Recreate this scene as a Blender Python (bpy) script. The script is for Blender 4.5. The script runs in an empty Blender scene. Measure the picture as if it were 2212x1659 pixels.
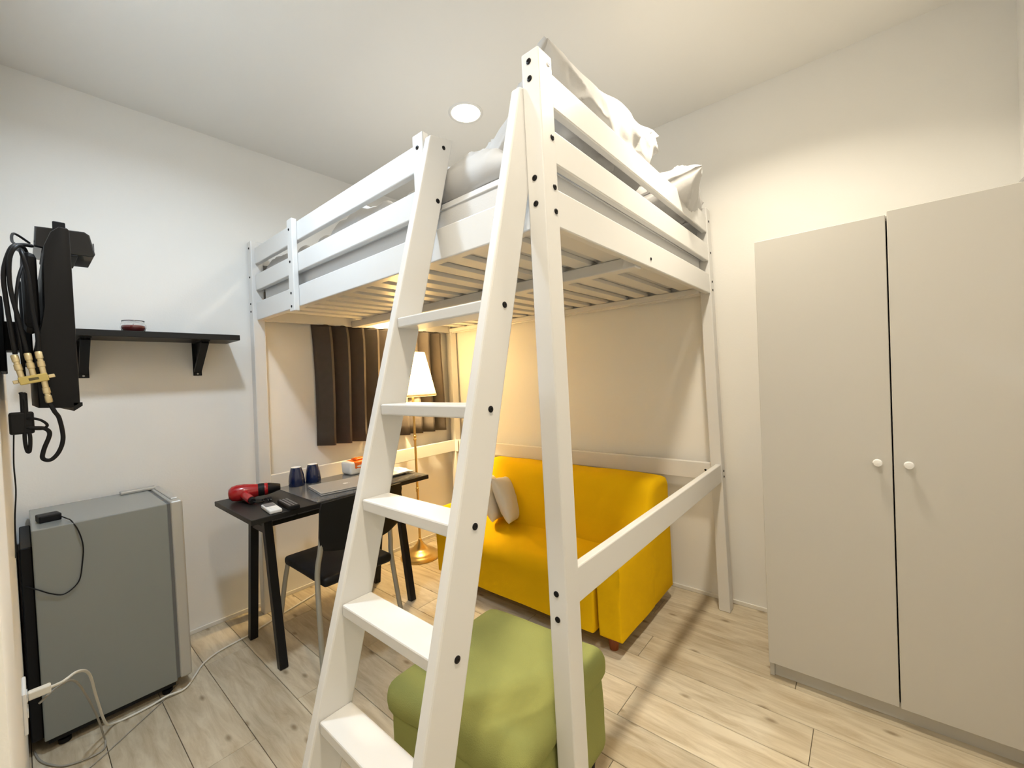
import bpy, bmesh, math, random
from mathutils import Vector, Matrix, noise

random.seed(7)
S = bpy.context.scene
COL = S.collection

# ------------------------------------------------------------------ camera
cam_d = bpy.data.cameras.new('camera')
cam_d.sensor_width = 36.0
cam_d.sensor_fit = 'HORIZONTAL'
cam_d.lens = 904.1 / 2212.0 * 36.0
cam_d.clip_start = 0.01
cam = bpy.data.objects.new('camera', cam_d)
COL.objects.link(cam)
_yaw, _pit, _rol = math.radians(40.236), math.radians(-0.983), math.radians(-2.592)
_F = Vector((-math.sin(_yaw) * math.cos(_pit), math.cos(_yaw) * math.cos(_pit), math.sin(_pit)))
_r = Vector((math.cos(_yaw), math.sin(_yaw), 0))
_u = _r.cross(_F)
_R = math.cos(_rol) * _r + math.sin(_rol) * _u
_U = -math.sin(_rol) * _r + math.cos(_rol) * _u
cam.matrix_world = Matrix(((_R.x, _U.x, -_F.x, 2.738), (_R.y, _U.y, -_F.y, -2.433),
                           (_R.z, _U.z, -_F.z, 1.285), (0, 0, 0, 1)))
S.camera = cam

# ------------------------------------------------------------------ world, light, exposure
S.view_settings.view_transform = 'Standard'
S.view_settings.look = 'None'
S.view_settings.gamma = 1.0
S.view_settings.use_curve_mapping = False
S.view_settings.exposure = 0.3
W = bpy.data.worlds.new('world')
S.world = W
W.use_nodes = True
W.node_tree.nodes['Background'].inputs[0].default_value = (1.0, 0.93, 0.82, 1)
W.node_tree.nodes['Background'].inputs[1].default_value = 0.25

WARM = (1.0, 0.89, 0.715)
COOL = (0.74, 0.87, 1.0)
# (x, y, colour, watts)
DOWNLIGHTS = [(1.144, -0.829, WARM, 5.0), (1.13, -2.00, COOL, 13.5),
              (2.40, -0.76, WARM, 11.5), (2.42, -1.95, WARM, 8.0),  # last one here: guessed lamp by the doorway, added as fill
              (2.40, -2.98, WARM, 7.0)]  # unseen entrance lamp, added to brighten the lower right of the room
ZC = 2.70
XA, YB, XCW, YD = -0.018, 0.038, 3.20, -2.46    # wall faces: left, back, right, doorway side


# ------------------------------------------------------------------ materials
def srgb(r, g, b):
    f = lambda c: (c / 255 / 12.92) if c / 255 <= 0.04045 else ((c / 255 + 0.055) / 1.055) ** 2.4
    return (f(r), f(g), f(b))


def mat(name, col, rough=0.5, metal=0.0, noise_s=0, noise_a=0.0, bump=0.0, bump_s=200, spec=0.5, coat=0.0,
        sheen=0.0, trans=0.0, alpha=None, scale=(1, 1, 1)):
    m = bpy.data.materials.new(name)
    m.use_nodes = True
    nt = m.node_tree
    b = nt.nodes['Principled BSDF']
    b.inputs['Base Color'].default_value = (*col, 1)
    b.inputs['Roughness'].default_value = rough
    b.inputs['Metallic'].default_value = metal
    b.inputs['Specular IOR Level'].default_value = spec
    b.inputs['Coat Weight'].default_value = coat
    b.inputs['Sheen Weight'].default_value = sheen
    b.inputs['Transmission Weight'].default_value = trans
    tc = None
    if noise_s or bump:
        tc = nt.nodes.new('ShaderNodeTexCoord')
        mp = nt.nodes.new('ShaderNodeMapping')
        mp.inputs['Scale'].default_value = scale
        nt.links.new(tc.outputs['Object'], mp.inputs['Vector'])
    if noise_s:
        n = nt.nodes.new('ShaderNodeTexNoise')
        n.inputs['Scale'].default_value = noise_s
        n.inputs['Detail'].default_value = 5
        nt.links.new(mp.outputs[0], n.inputs['Vector'])
        mx = nt.nodes.new('ShaderNodeMix')
        mx.data_type = 'RGBA'
        mx.inputs['A'].default_value = (*[max(0, c * (1 - noise_a)) for c in col], 1)
        mx.inputs['B'].default_value = (*[min(1, c * (1 + noise_a)) for c in col], 1)
        nt.links.new(n.outputs['Fac'], mx.inputs['Factor'])
        nt.links.new(mx.outputs['Result'], b.inputs['Base Color'])
    if bump:
        n2 = nt.nodes.new('ShaderNodeTexNoise')
        n2.inputs['Scale'].default_value = bump_s
        n2.inputs['Detail'].default_value = 3
        nt.links.new(mp.outputs[0], n2.inputs['Vector'])
        bp = nt.nodes.new('ShaderNodeBump')
        bp.inputs['Strength'].default_value = bump
        bp.inputs['Distance'].default_value = 0.004
        nt.links.new(n2.outputs['Fac'], bp.inputs['Height'])
        nt.links.new(bp.outputs[0], b.inputs['Normal'])
    return m


def emis(name, col, s):
    m = bpy.data.materials.new(name)
    m.use_nodes = True
    b = m.node_tree.nodes['Principled BSDF']
    b.inputs['Base Color'].default_value = (0.9, 0.9, 0.9, 1)
    b.inputs['Emission Color'].default_value = (*col, 1)
    b.inputs['Emission Strength'].default_value = s
    return m


def floor_mat():
    m = bpy.data.materials.new('oak_plank')
    m.use_nodes = True
    nt = m.node_tree
    L = nt.links.new
    b = nt.nodes['Principled BSDF']
    tc = nt.nodes.new('ShaderNodeTexCoord')
    oi = nt.nodes.new('ShaderNodeObjectInfo')
    mul = nt.nodes.new('ShaderNodeVectorMath'); mul.operation = 'SCALE'
    mul.inputs[0].default_value = (7.0, 13.0, 3.0)
    L(oi.outputs['Random'], mul.inputs['Scale'])
    add = nt.nodes.new('ShaderNodeVectorMath'); add.operation = 'ADD'
    L(tc.outputs['Object'], add.inputs[0]); L(mul.outputs[0], add.inputs[1])
    mp = nt.nodes.new('ShaderNodeMapping'); mp.inputs['Scale'].default_value = (1.6, 11, 1)
    L(add.outputs[0], mp.inputs['Vector'])
    n1 = nt.nodes.new('ShaderNodeTexNoise'); n1.inputs['Scale'].default_value = 2.6; n1.inputs['Detail'].default_value = 7
    n1.inputs['Roughness'].default_value = 0.65; n1.inputs['Distortion'].default_value = 0.6
    L(mp.outputs[0], n1.inputs['Vector'])
    r1 = nt.nodes.new('ShaderNodeValToRGB')
    r1.color_ramp.elements[0].position = 0.30; r1.color_ramp.elements[0].color = (*srgb(182, 166, 139), 1)
    r1.color_ramp.elements[1].position = 0.62; r1.color_ramp.elements[1].color = (*srgb(216, 205, 182), 1)
    L(n1.outputs['Fac'], r1.inputs['Fac'])
    # broad patches
    mp2 = nt.nodes.new('ShaderNodeMapping'); mp2.inputs['Scale'].default_value = (1.5, 5, 1)
    L(add.outputs[0], mp2.inputs['Vector'])
    n2 = nt.nodes.new('ShaderNodeTexNoise'); n2.inputs['Scale'].default_value = 1.7; n2.inputs['Detail'].default_value = 3
    L(mp2.outputs[0], n2.inputs['Vector'])
    r2 = nt.nodes.new('ShaderNodeValToRGB')
    r2.color_ramp.elements[0].position = 0.35; r2.color_ramp.elements[0].color = (0.82, 0.81, 0.79, 1)
    r2.color_ramp.elements[1].position = 0.65; r2.color_ramp.elements[1].color = (1, 1, 1, 1)
    L(n2.outputs['Fac'], r2.inputs['Fac'])
    m1 = nt.nodes.new('ShaderNodeMix'); m1.data_type = 'RGBA'; m1.blend_type = 'MULTIPLY'; m1.inputs['Factor'].default_value = 0.75
    L(r1.outputs[0], m1.inputs['A']); L(r2.outputs[0], m1.inputs['B'])
    # knots
    mp3 = nt.nodes.new('ShaderNodeMapping'); mp3.inputs['Scale'].default_value = (2.6, 6.0, 1)
    L(add.outputs[0], mp3.inputs['Vector'])
    vo = nt.nodes.new('ShaderNodeTexVoronoi'); vo.voronoi_dimensions = '2D'; vo.inputs['Scale'].default_value = 1.0
    L(mp3.outputs[0], vo.inputs['Vector'])
    r3 = nt.nodes.new('ShaderNodeValToRGB')
    r3.color_ramp.elements[0].position = 0.02; r3.color_ramp.elements[0].color = (0.35, 0.28, 0.2, 1)
    r3.color_ramp.elements[1].position = 0.075; r3.color_ramp.elements[1].color = (1, 1, 1, 1)
    L(vo.outputs['Distance'], r3.inputs['Fac'])
    m2 = nt.nodes.new('ShaderNodeMix'); m2.data_type = 'RGBA'; m2.blend_type = 'MULTIPLY'; m2.inputs['Factor'].default_value = 0.7
    L(m1.outputs['Result'], m2.inputs['A']); L(r3.outputs[0], m2.inputs['B'])
    # tone per plank
    mr = nt.nodes.new('ShaderNodeMapRange'); mr.inputs['To Min'].default_value = 0.86; mr.inputs['To Max'].default_value = 1.04
    L(oi.outputs['Random'], mr.inputs['Value'])
    hs = nt.nodes.new('ShaderNodeHueSaturation')
    L(mr.outputs[0], hs.inputs['Value']); L(m2.outputs['Result'], hs.inputs['Color'])
    L(hs.outputs[0], b.inputs['Base Color'])
    b.inputs['Roughness'].default_value = 0.42
    b.inputs['Specular IOR Level'].default_value = 0.35
    bp = nt.nodes.new('ShaderNodeBump'); bp.inputs['Strength'].default_value = 0.12; bp.inputs['Distance'].default_value = 0.002
    L(n1.outputs['Fac'], bp.inputs['Height']); L(bp.outputs[0], b.inputs['Normal'])
    return m


M = {}
M['wall'] = mat('wall_paint', (0.86, 0.85, 0.82), 0.85, noise_s=3, noise_a=0.015, bump=0.08, bump_s=120, spec=0.2)
M['ceil'] = mat('ceiling_paint', (0.84, 0.83, 0.80), 0.9, noise_s=2, noise_a=0.01, spec=0.2)
M['trim'] = mat('white_trim', (0.78, 0.75, 0.69), 0.5)
M['bed'] = mat('white_lacquer', (0.72, 0.715, 0.70), 0.32, noise_s=6, noise_a=0.015, bump=0.03, bump_s=60, scale=(1, 1, 1))
M['bolt'] = mat('black_bolt', (0.012, 0.011, 0.012), 0.4, 0.6)
M['floor'] = floor_mat()
M['sub'] = mat('subfloor', srgb(88, 74, 56), 0.8)
M['yellow'] = mat('mustard_cover', (0.84, 0.51, 0.006), 0.85, noise_s=9, noise_a=0.05, bump=0.25, bump_s=450, spec=0.06, sheen=0.0)
M['green'] = mat('green_cover', (0.32, 0.335, 0.11), 0.9, noise_s=10, noise_a=0.06, bump=0.4, bump_s=380, spec=0.08, sheen=0.0)
M['wood'] = mat('brown_foot', srgb(140, 70, 25), 0.45, noise_s=15, noise_a=0.2)
M['linen'] = mat('white_linen', (0.58, 0.575, 0.57), 0.9, noise_s=8, noise_a=0.02, bump=0.12, bump_s=300, spec=0.15, sheen=0.1)
M['mattress'] = mat('mattress_sheet', (0.66, 0.66, 0.66), 0.9, noise_s=5, noise_a=0.03, bump=0.1, bump_s=250, spec=0.15)
M['cushion'] = mat('white_cushion_cover', (0.80, 0.76, 0.68), 0.9, bump=0.2, bump_s=350, spec=0.15)
M['wardrobe'] = mat('wardrobe_foil', (0.57, 0.555, 0.52), 0.38, noise_s=2, noise_a=0.01, spec=0.4)
M['knob'] = mat('white_knob', (0.86, 0.86, 0.86), 0.3)
M['black'] = mat('black_plastic', (0.007, 0.007, 0.008), 0.5, noise_s=20, noise_a=0.1, spec=0.22)
M['gloss'] = mat('black_gloss', (0.012, 0.012, 0.014), 0.12, coat=0.4)
M['desk'] = mat('black_brown_board', (0.014, 0.013, 0.012), 0.42, noise_s=12, noise_a=0.25, scale=(6, 1, 6), spec=0.3)
M['steel'] = mat('black_steel', (0.009, 0.009, 0.010), 0.42, 0.1, spec=0.25)
M['grey_leg'] = mat('grey_steel', (0.40, 0.40, 0.37), 0.4, 0.5)
M['fridge'] = mat('grey_enamel', (0.245, 0.26, 0.25), 0.24, noise_s=3, noise_a=0.02, bump=0.05, bump_s=500, spec=0.5)
M['fridge_door'] = mat('silver_door', (0.50, 0.49, 0.46), 0.35, 0.3)
M['gasket'] = mat('grey_gasket', (0.14, 0.14, 0.135), 0.7)
M['brass'] = mat('aged_brass', (0.62, 0.44, 0.17), 0.33, 1.0, noise_s=14, noise_a=0.12)
M['curtain'] = mat('taupe_curtain', (0.10, 0.085, 0.074), 0.9, noise_s=30, noise_a=0.1, bump=0.2, bump_s=500, spec=0.1)
M['blue'] = mat('cobalt_glaze', (0.004, 0.012, 0.055), 0.12, coat=0.5)
M['silver'] = mat('silver_aluminium', (0.45, 0.44, 0.43), 0.38, 0.3)
M['mat'] = mat('grey_marbled_mat', (0.13, 0.13, 0.13), 0.16, noise_s=9, noise_a=0.6, spec=0.6)
M['red'] = mat('red_plastic', (0.38, 0.008, 0.012), 0.22, coat=0.4)
M['orange'] = mat('orange_film', (0.85, 0.16, 0.01), 0.3)
M['paper'] = mat('white_plastic_film', (0.86, 0.86, 0.85), 0.35)
M['white_plastic'] = mat('white_plastic', (0.80, 0.80, 0.79), 0.4)
M['grey_plastic'] = mat('grey_plastic', (0.16, 0.16, 0.17), 0.3)
M['gold'] = mat('brass_connector', (0.72, 0.60, 0.36), 0.35, 0.6)
M['splitter'] = mat('yellow_zinc', (0.58, 0.46, 0.16), 0.35, 0.5)
M['wax'] = mat('red_wax', (0.28, 0.018, 0.015), 0.3, coat=0.3)
M['glass'] = mat('clear_glass', (0.95, 0.95, 0.95), 0.03, trans=1.0)
M['cord_w'] = mat('white_cord', (0.72, 0.70, 0.63), 0.5)
M['cord_g'] = mat('grey_cord', (0.33, 0.31, 0.27), 0.55)
M['print'] = mat('dark_print', (0.10, 0.08, 0.03), 0.5)
M['bundle'] = mat('grey_cloth', (0.35, 0.34, 0.33), 0.9)
for k_, c_, s_ in (('glow_w', (1.0, 0.86, 0.62), 14.0), ('glow_c', (0.86, 0.93, 1.0), 14.0)):
    M[k_] = emis(k_, c_, s_)


def shade_mat():
    m = bpy.data.materials.new('pleated_shade')
    m.use_nodes = True
    nt = m.node_tree
    nt.nodes.remove(nt.nodes['Principled BSDF'])
    out = nt.nodes['Material Output']
    d = nt.nodes.new('ShaderNodeBsdfDiffuse'); d.inputs[0].default_value = (0.86, 0.78, 0.60, 1)
    t = nt.nodes.new('ShaderNodeBsdfTranslucent'); t.inputs[0].default_value = (0.36, 0.30, 0.20, 1)
    mx = nt.nodes.new('ShaderNodeMixShader'); mx.inputs[0].default_value = 0.5
    nt.links.new(d.outputs[0], mx.inputs[1]); nt.links.new(t.outputs[0], mx.inputs[2])
    nt.links.new(mx.outputs[0], out.inputs['Surface'])
    return m


M['shade'] = shade_mat()

# ------------------------------------------------------------------ object helpers
ORG = {}


def rootloc(o):
    return ORG.get(o.name, Vector((0, 0, 0))) if o else Vector((0, 0, 0))


def tag(o, label=None, cat=None, group=None, kind=None):
    if label: o['label'] = label
    if cat: o['category'] = cat
    if group: o['group'] = group
    if kind: o['kind'] = kind
    return o


def thing(name, label, cat, loc=(0, 0, 0), rotz=0.0, group=None, kind=None):
    o = bpy.data.objects.new(name, None)
    o.empty_display_size = 0.1
    COL.objects.link(o)
    o.location = loc
    o.rotation_euler = (0, 0, rotz)
    ORG[o.name] = Vector(loc)
    return tag(o, label, cat, group, kind)


def obj(name, bm, m, parent=None, smooth=False, local=False, label=None, autos=None):
    """link a bmesh as one mesh object. Vertices are given in world space unless local."""
    if parent is not None and not local:
        off = rootloc(parent)
        bmesh.ops.translate(bm, verts=bm.verts, vec=-off)
    me = bpy.data.meshes.new(name)
    bmesh.ops.recalc_face_normals(bm, faces=bm.faces)
    bm.to_mesh(me)
    bm.free()
    me.materials.append(M[m] if isinstance(m, str) else m)
    if smooth:
        for p in me.polygons: p.use_smooth = True
        if autos is not None:
            me.set_sharp_from_angle(angle=math.radians(autos))
    o = bpy.data.objects.new(name, me)
    COL.objects.link(o)
    if parent is not None:
        o.parent = parent
        ORG[o.name] = rootloc(parent)
    if label: o['label'] = label
    return o


def single(name, bm, m, label, cat, loc=None, smooth=False, autos=None, group=None, rot=None):
    """a thing that is one mesh, origin at loc (verts local when loc given)"""
    o = obj(name, bm, m, None, smooth, True, autos=autos)
    if loc is not None: o.location = loc
    if rot is not None: o.rotation_euler = rot
    ORG[o.name] = Vector((0, 0, 0))
    return tag(o, label, cat, group)


def struct(name, bm, m, label=None, parent=None):
    o = obj(name, bm, m, parent)
    if parent is None: o['kind'] = 'structure'
    if label: o['label'] = label
    return o


def NB():
    return bmesh.new()


def add_box(bm, lo, hi, bevel=0.0, seg=1):
    r = bmesh.ops.create_cube(bm, size=1.0)
    vs = r['verts']
    for v in vs:
        v.co = Vector(((lo[i] + hi[i]) / 2 + v.co[i] * (hi[i] - lo[i])) for i in range(3))
    if bevel:
        es = list({e for v in vs for e in v.link_edges})
        r2 = bmesh.ops.bevel(bm, geom=es, offset=bevel, segments=seg, profile=0.5, affect='EDGES')
    return bm


def box(lo, hi, bevel=0.0, seg=1):
    return add_box(NB(), lo, hi, bevel, seg)


def rbox(lo, hi, r, seg=4, sub=0):
    """softly rounded box with subdivided faces"""
    return box(lo, hi, r, seg)


def hexa(bm, pts, bevel=0.0, seg=1):
    """8 points: bottom 4 ccw, top 4 ccw"""
    v = [bm.verts.new(p) for p in pts]
    for f in ((0, 3, 2, 1), (4, 5, 6, 7), (0, 1, 5, 4), (1, 2, 6, 5), (2, 3, 7, 6), (3, 0, 4, 7)):
        bm.faces.new([v[i] for i in f])
    if bevel:
        bmesh.ops.bevel(bm, geom=list({e for x in v for e in x.link_edges}), offset=bevel, segments=seg, profile=0.5, affect='EDGES')
    return bm


def prism(bm, prof, axis, a, b, bevel=0.0, seg=2):
    """extrude a polygon profile; axis 'x': prof=(y,z); 'y': prof=(x,z); 'z': prof=(x,y)"""
    def P(q, t):
        return {'x': (t, q[0], q[1]), 'y': (q[0], t, q[1]), 'z': (q[0], q[1], t)}[axis]
    A = [bm.verts.new(P(q, a)) for q in prof]
    B = [bm.verts.new(P(q, b)) for q in prof]
    n = len(prof)
    f1 = bm.faces.new(A); f2 = bm.faces.new(B[::-1])
    for i in range(n):
        bm.faces.new((A[i], A[(i + 1) % n], B[(i + 1) % n], B[i]))
    if bevel:
        bmesh.ops.bevel(bm, geom=list(f1.edges) + list(f2.edges), offset=bevel, segments=seg, profile=0.5, affect='EDGES')
    return bm


def lathe(bm, prof, c=(0, 0, 0), n=32, cap=True, ripple=0.0, nr=0):
    rings = []
    for r, z in prof:
        ring = []
        for i in range(n):
            a = 2 * math.pi * i / n
            rr = r * (1 + (ripple if (i % 2) else -ripple)) if ripple else r
            ring.append(bm.verts.new((c[0] + rr * math.cos(a), c[1] + rr * math.sin(a), c[2] + z)))
        rings.append(ring)
    for k in range(len(rings) - 1):
        for i in range(n):
            bm.faces.new((rings[k][i], rings[k][(i + 1) % n], rings[k + 1][(i + 1) % n], rings[k + 1][i]))
    if cap:
        bm.faces.new(rings[0][::-1]); bm.faces.new(rings[-1])
    return bm


def catmull(pts, k=6):
    P = [Vector(p) for p in pts]
    out = []
    for i in range(len(P) - 1):
        p0 = P[max(i - 1, 0)]; p1 = P[i]; p2 = P[i + 1]; p3 = P[min(i + 2, len(P) - 1)]
        for j in range(k):
            t = j / k
            out.append(0.5 * ((2 * p1) + (p2 - p0) * t + (2 * p0 - 5 * p1 + 4 * p2 - p3) * t * t + (3 * p1 - p0 - 3 * p2 + p3) * t ** 3))
    out.append(P[-1])
    return out


def tube(bm, pts, r, n=8, smooth=0, cap=True):
    P = catmull(pts, smooth) if smooth else [Vector(p) for p in pts]
    rings = []
    up = Vector((0, 0, 1))
    prev = None
    for i, p in enumerate(P):
        t = (P[min(i + 1, len(P) - 1)] - P[max(i - 1, 0)])
        if t.length < 1e-9: t = Vector((0, 0, 1))
        t.normalize()
        if prev is None:
            a = t.cross(up if abs(t.z) < 0.9 else Vector((1, 0, 0))).normalized()
        else:
            a = (prev - t * prev.dot(t))
            a = a.normalized() if a.length > 1e-6 else t.orthogonal().normalized()
        prev = a
        b = t.cross(a)
        rr = r[i] if isinstance(r, (list, tuple)) else r
        rings.append([bm.verts.new(p + a * rr * math.cos(2 * math.pi * k / n) + b * rr * math.sin(2 * math.pi * k / n)) for k in range(n)])
    for k in range(len(rings) - 1):
        for i in range(n):
            bm.faces.new((rings[k][i], rings[k][(i + 1) % n], rings[k + 1][(i + 1) % n], rings[k + 1][i]))
    if cap:
        bm.faces.new(rings[0][::-1]); bm.faces.new(rings[-1])
    return bm


def bar(bm, a, b, w, d, side=(0, 1, 0)):
    """square-section bar from a to b, width w along side, depth d across"""
    a = Vector(a); b = Vector(b)
    s = Vector(side).normalized()
    t = (b - a).normalized()
    q = t.cross(s).normalized()
    s = q.cross(t).normalized()
    c = [(-w / 2, -d / 2), (w / 2, -d / 2), (w / 2, d / 2), (-w / 2, d / 2)]
    return hexa(bm, [a + s * x + q * y for x, y in c] + [b + s * x + q * y for x, y in c], 0.002)


def pillow_bm(a, b, T, seed, wr=0.02, n=26, pinch=0.07, m=None, crease=5.0, full=4):
    bm = NB()
    off = Vector((seed * 3.7, seed * 1.3, seed * 0.7))
    top, bot = {}, {}
    for i in range(n + 1):
        for j in range(n + 1):
            u = -1 + 2 * i / n; v = -1 + 2 * j / n
            su = math.sin(u * math.pi / 2); sv = math.sin(v * math.pi / 2)
            x = a * su * (1 - pinch * (1 - sv * sv)); y = b * sv * (1 - pinch * (1 - su * su))
            h = max(0.0, (1 - abs(su) ** full) * (1 - abs(sv) ** full)) ** 0.5
            edge = 1 - min(1, h * 3)
            w1 = noise.noise(Vector((x * crease, y * crease, 0)) + off) + 0.5 * noise.noise(Vector((x * crease * 2.6, y * crease * 2.6, 3)) + off)
            w2 = noise.noise(Vector((x * crease, y * crease, 9)) + off) + 0.5 * noise.noise(Vector((x * crease * 2.6, y * crease * 2.6, 13)) + off)
            rdg = (1 - abs(noise.noise(Vector((x * crease * 1.1 + y * 2, y * crease * 1.7, 31)) + off))) ** 7
            rdg2 = (1 - abs(noise.noise(Vector((x * crease * 1.6 - y * 3, y * crease * 1.2, 51)) + off))) ** 7
            w1 += 1.1 * rdg; w2 -= 1.1 * rdg2
            wob = 1.0 * wr * noise.noise(Vector((x * 7, y * 7, 20)) + off)
            on = i in (0, n) or j in (0, n)
            zt = T * h * 0.5 + wr * w1 * (0.25 + 0.75 * h)
            zb = -T * h * 0.5 + wr * w2 * (0.25 + 0.75 * h)
            if on:
                z = wr * w1 * 0.5
                v_ = bm.verts.new((x + wob, y + wob, z)); top[i, j] = v_; bot[i, j] = v_
            else:
                if zb > zt - 0.006: zb = zt - 0.006
                top[i, j] = bm.verts.new((x, y, zt)); bot[i, j] = bm.verts.new((x, y, zb))
    for i in range(n):
        for j in range(n):
            bm.faces.new((top[i, j], top[i + 1, j], top[i + 1, j + 1], top[i, j + 1]))
            bm.faces.new((bot[i, j], bot[i, j + 1], bot[i + 1, j + 1], bot[i + 1, j]))
    if m: bmesh.ops.transform(bm, matrix=m, verts=bm.verts)
    return bm


def frame(xd, yd, origin):
    x = Vector(xd).normalized(); y = Vector(yd); y = (y - x * y.dot(x)).normalized(); z = x.cross(y)
    o = Vector(origin)
    return Matrix(((x.x, y.x, z.x, o.x), (x.y, y.y, z.y, o.y), (x.z, y.z, z.z, o.z), (0, 0, 0, 1)))


# ------------------------------------------------------------------ room shell
PW, PL = 0.178, 1.22
YH = -3.45                                   # far end of the entrance behind the camera
floor = struct('floor', box((XA - 0.1, YH - 0.1, -0.10), (XCW + 0.1, YB + 0.1, -0.008)), 'sub',
               'pale oak plank floor with greyish knots')
pcache = {}
row = 0
y = YB
while y > YH:
    y1 = max(y - PW, YH)
    x = XA - ((row * 0.47) % 1.0) * PL
    while x < XCW:
        a, b = max(x, XA), min(x + PL, XCW)
        if b - a > 0.02:
            key = (round(b - a, 3), round(y - y1, 3))
            if key not in pcache:
                lx_, ly_ = key
                bm = box((-lx_ / 2 + 0.0009, -ly_ / 2 + 0.0009, -0.008), (lx_ / 2 - 0.0009, ly_ / 2 - 0.0009, 0), 0.0012)
                me = bpy.data.meshes.new('plank'); bmesh.ops.recalc_face_normals(bm, faces=bm.faces)
                bm.to_mesh(me); bm.free(); me.materials.append(M['floor']); pcache[key] = me
            o = bpy.data.objects.new('plank', pcache[key])
            COL.objects.link(o); o.parent = floor
            o.location = ((a + b) / 2, (y + y1) / 2, 0)
        x += PL
    y = y1; row += 1

# ceiling with round recesses for the lamps is a slab; the lamps sit just under it
struct('ceiling', box((XA - 0.1, YH - 0.1, ZC), (XCW + 0.1, YB + 0.1, ZC + 0.1)), 'ceil', 'smooth white painted ceiling')
struct('wall_left', box((XA - 0.1, YH - 0.1, 0), (XA, YB + 0.1, ZC)), 'wall', 'cream painted wall with shelf and curtain')
struct('wall_back', box((XA, YB, 0), (XCW + 0.1, YB + 0.1, ZC)), 'wall', 'cream painted wall behind sofa and wardrobe')
struct('wall_right', box((XCW, YH - 0.1, 0), (XCW + 0.1, YB, ZC)), 'wall', 'cream painted wall at the right end of the wardrobe')
# wall with the television, ending in the doorway where the camera stands
bm = NB()
add_box(bm, (XA, YD - 0.10, 0), (1.85, YD, ZC))
add_box(bm, (1.85, YD - 0.10, 2.12), (2.98, YD, ZC))
add_box(bm, (2.98, YD - 0.10, 0), (XCW, YD, ZC))
struct('wall_front', bm, 'wall', 'cream painted wall that carries the television')
struct('wall_entrance', box((XA, YH - 0.1, 0), (XCW, YH, ZC)), 'wall', 'cream wall of the entrance')
for nm, lo, hi in (('baseboard_left', (XA, YD, 0), (XA + 0.008, YB, 0.022)), ('baseboard_back', (XA + 0.008, YB - 0.008, 0), (XCW, YB, 0.022))):
    struct(nm, box(lo, hi, 0.002), 'trim', 'thin cream strip along the foot of the wall')

# ------------------------------------------------------------------ ceiling downlights; doorway and entrance ones are added fill
dl_labels = ['round warm recessed downlight seen above the bed', 'round cool white recessed downlight above the fridge side, out of the picture',
             'round warm recessed downlight above the wardrobe side, out of the picture', 'added warm fill light near the doorway, shaped as a downlight, out of the picture',
             'added unseen warm fill light in the entrance behind the doorway, shaped as a downlight']
for i, (x, y, c, wts) in enumerate(DOWNLIGHTS):
    t = thing('downlight', dl_labels[i], 'ceiling light', (x, y, ZC), group='recessed ceiling downlights')
    bm = NB()
    lathe(bm, [(0.074, -0.001), (0.078, -0.004), (0.090, -0.004), (0.092, 0.0)], n=40, cap=False)
    obj('trim_ring', bm, 'white_plastic', t, True, True)
    bm = NB(); lathe(bm, [(0.076, -0.0025), (0.076, -0.0015)], n=40)
    obj('diffuser', bm, 'glow_c' if c is COOL else 'glow_w', t, False, True)
    ld = bpy.data.lights.new('downlight_lamp', 'AREA')
    ld.shape = 'DISK'; ld.size = 0.14; ld.energy = wts; ld.color = c; ld.spread = math.radians((148, 160, 132, 120, 160)[i])
    lo = bpy.data.objects.new('downlight_lamp', ld)
    COL.objects.link(lo); lo.parent = t; lo.location = (0, 0, -0.006)

# ------------------------------------------------------------------ loft bed (stands a little out of plumb)
LX, LY = -0.028, 0.025
X0, X1, YF, Y0 = 0.046, 2.170, -1.581, -0.020
PA, PB, H = 0.056, 0.063, 2.14
T1 = (2.006, 2.101); T2 = (1.852, 1.944); T3 = (1.679, 1.784); T4 = (0.681, 0.775)


def lean(bm):
    for v in bm.verts:
        v.co.x += LX * v.co.z; v.co.y += LY * v.co.z
    return bm


bed = thing('loft_bed', 'tall white wooden loft bed with ladder above the sofa and desk', 'loft bed', ((X0 + X1) / 2, (YF + Y0) / 2, 0))


def bpart(name, lo, hi, bevel=0.004, parent=None):
    return obj(name, lean(box(lo, hi, bevel, 2)), 'bed', parent or bed)


def bolt(parent, p, ax, r=0.0078, m='bolt'):
    """round bolt head; p in world, ax = outward axis"""
    bm = NB()
    lathe(bm, [(r, -0.002), (r, 0.0015), (r * 0.8, 0.0026), (r * 0.42, 0.0026), (r * 0.36, 0.0012)], n=14)
    z = Vector(ax).normalized()
    q = z.to_track_quat('Z', 'Y').to_matrix().to_4x4()
    bmesh.ops.transform(bm, matrix=Matrix.Translation(p) @ q, verts=bm.verts)
    obj('bolt', bm, m, parent, True, autos=40)


def L(x, y, z):
    return (x + LX * z, y + LY * z, z)


post_near = bpart('post', (X1 - PA, YF, 0), (X1, YF + PB, H))
post_right = bpart('post', (X1 - PA, Y0 - PB, 0), (X1, Y0, H))
post_left = bpart('post', (X0, YF, 0), (X0 + PA, YF + PB, H))
post_back = bpart('post', (X0, Y0 - PB, 0), (X0 + PA, Y0, H))
for z in (2.132 - 0.02, 2.066, 1.802, 1.734, 0.723, 0.658):
    bolt(post_near, L(X1 - PA * 0.55, YF, z), (0, -1, 0))
for z in (1.915, 1.782, 1.717):
    bolt(post_near, L(X1, YF + PB * 0.72, z), (1, 0, 0))
bolt(post_near, L(X1, YF + PB * 0.72, 2.112), (1, 0, 0), 0.006, 'bed')
for z in (2.07, 1.90, 1.745, 1.70):
    bolt(post_right, L(X1, Y0 - PB * 0.5, z), (1, 0, 0), 0.006)
    bolt(post_left, L(X0 + PA * 0.5, YF, z + 0.03), (0, -1, 0), 0.006)
for z in (0.735, 0.705):
    bolt(post_right, L(X1, Y0 - PB * 0.5, z), (1, 0, 0), 0.006)

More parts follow.
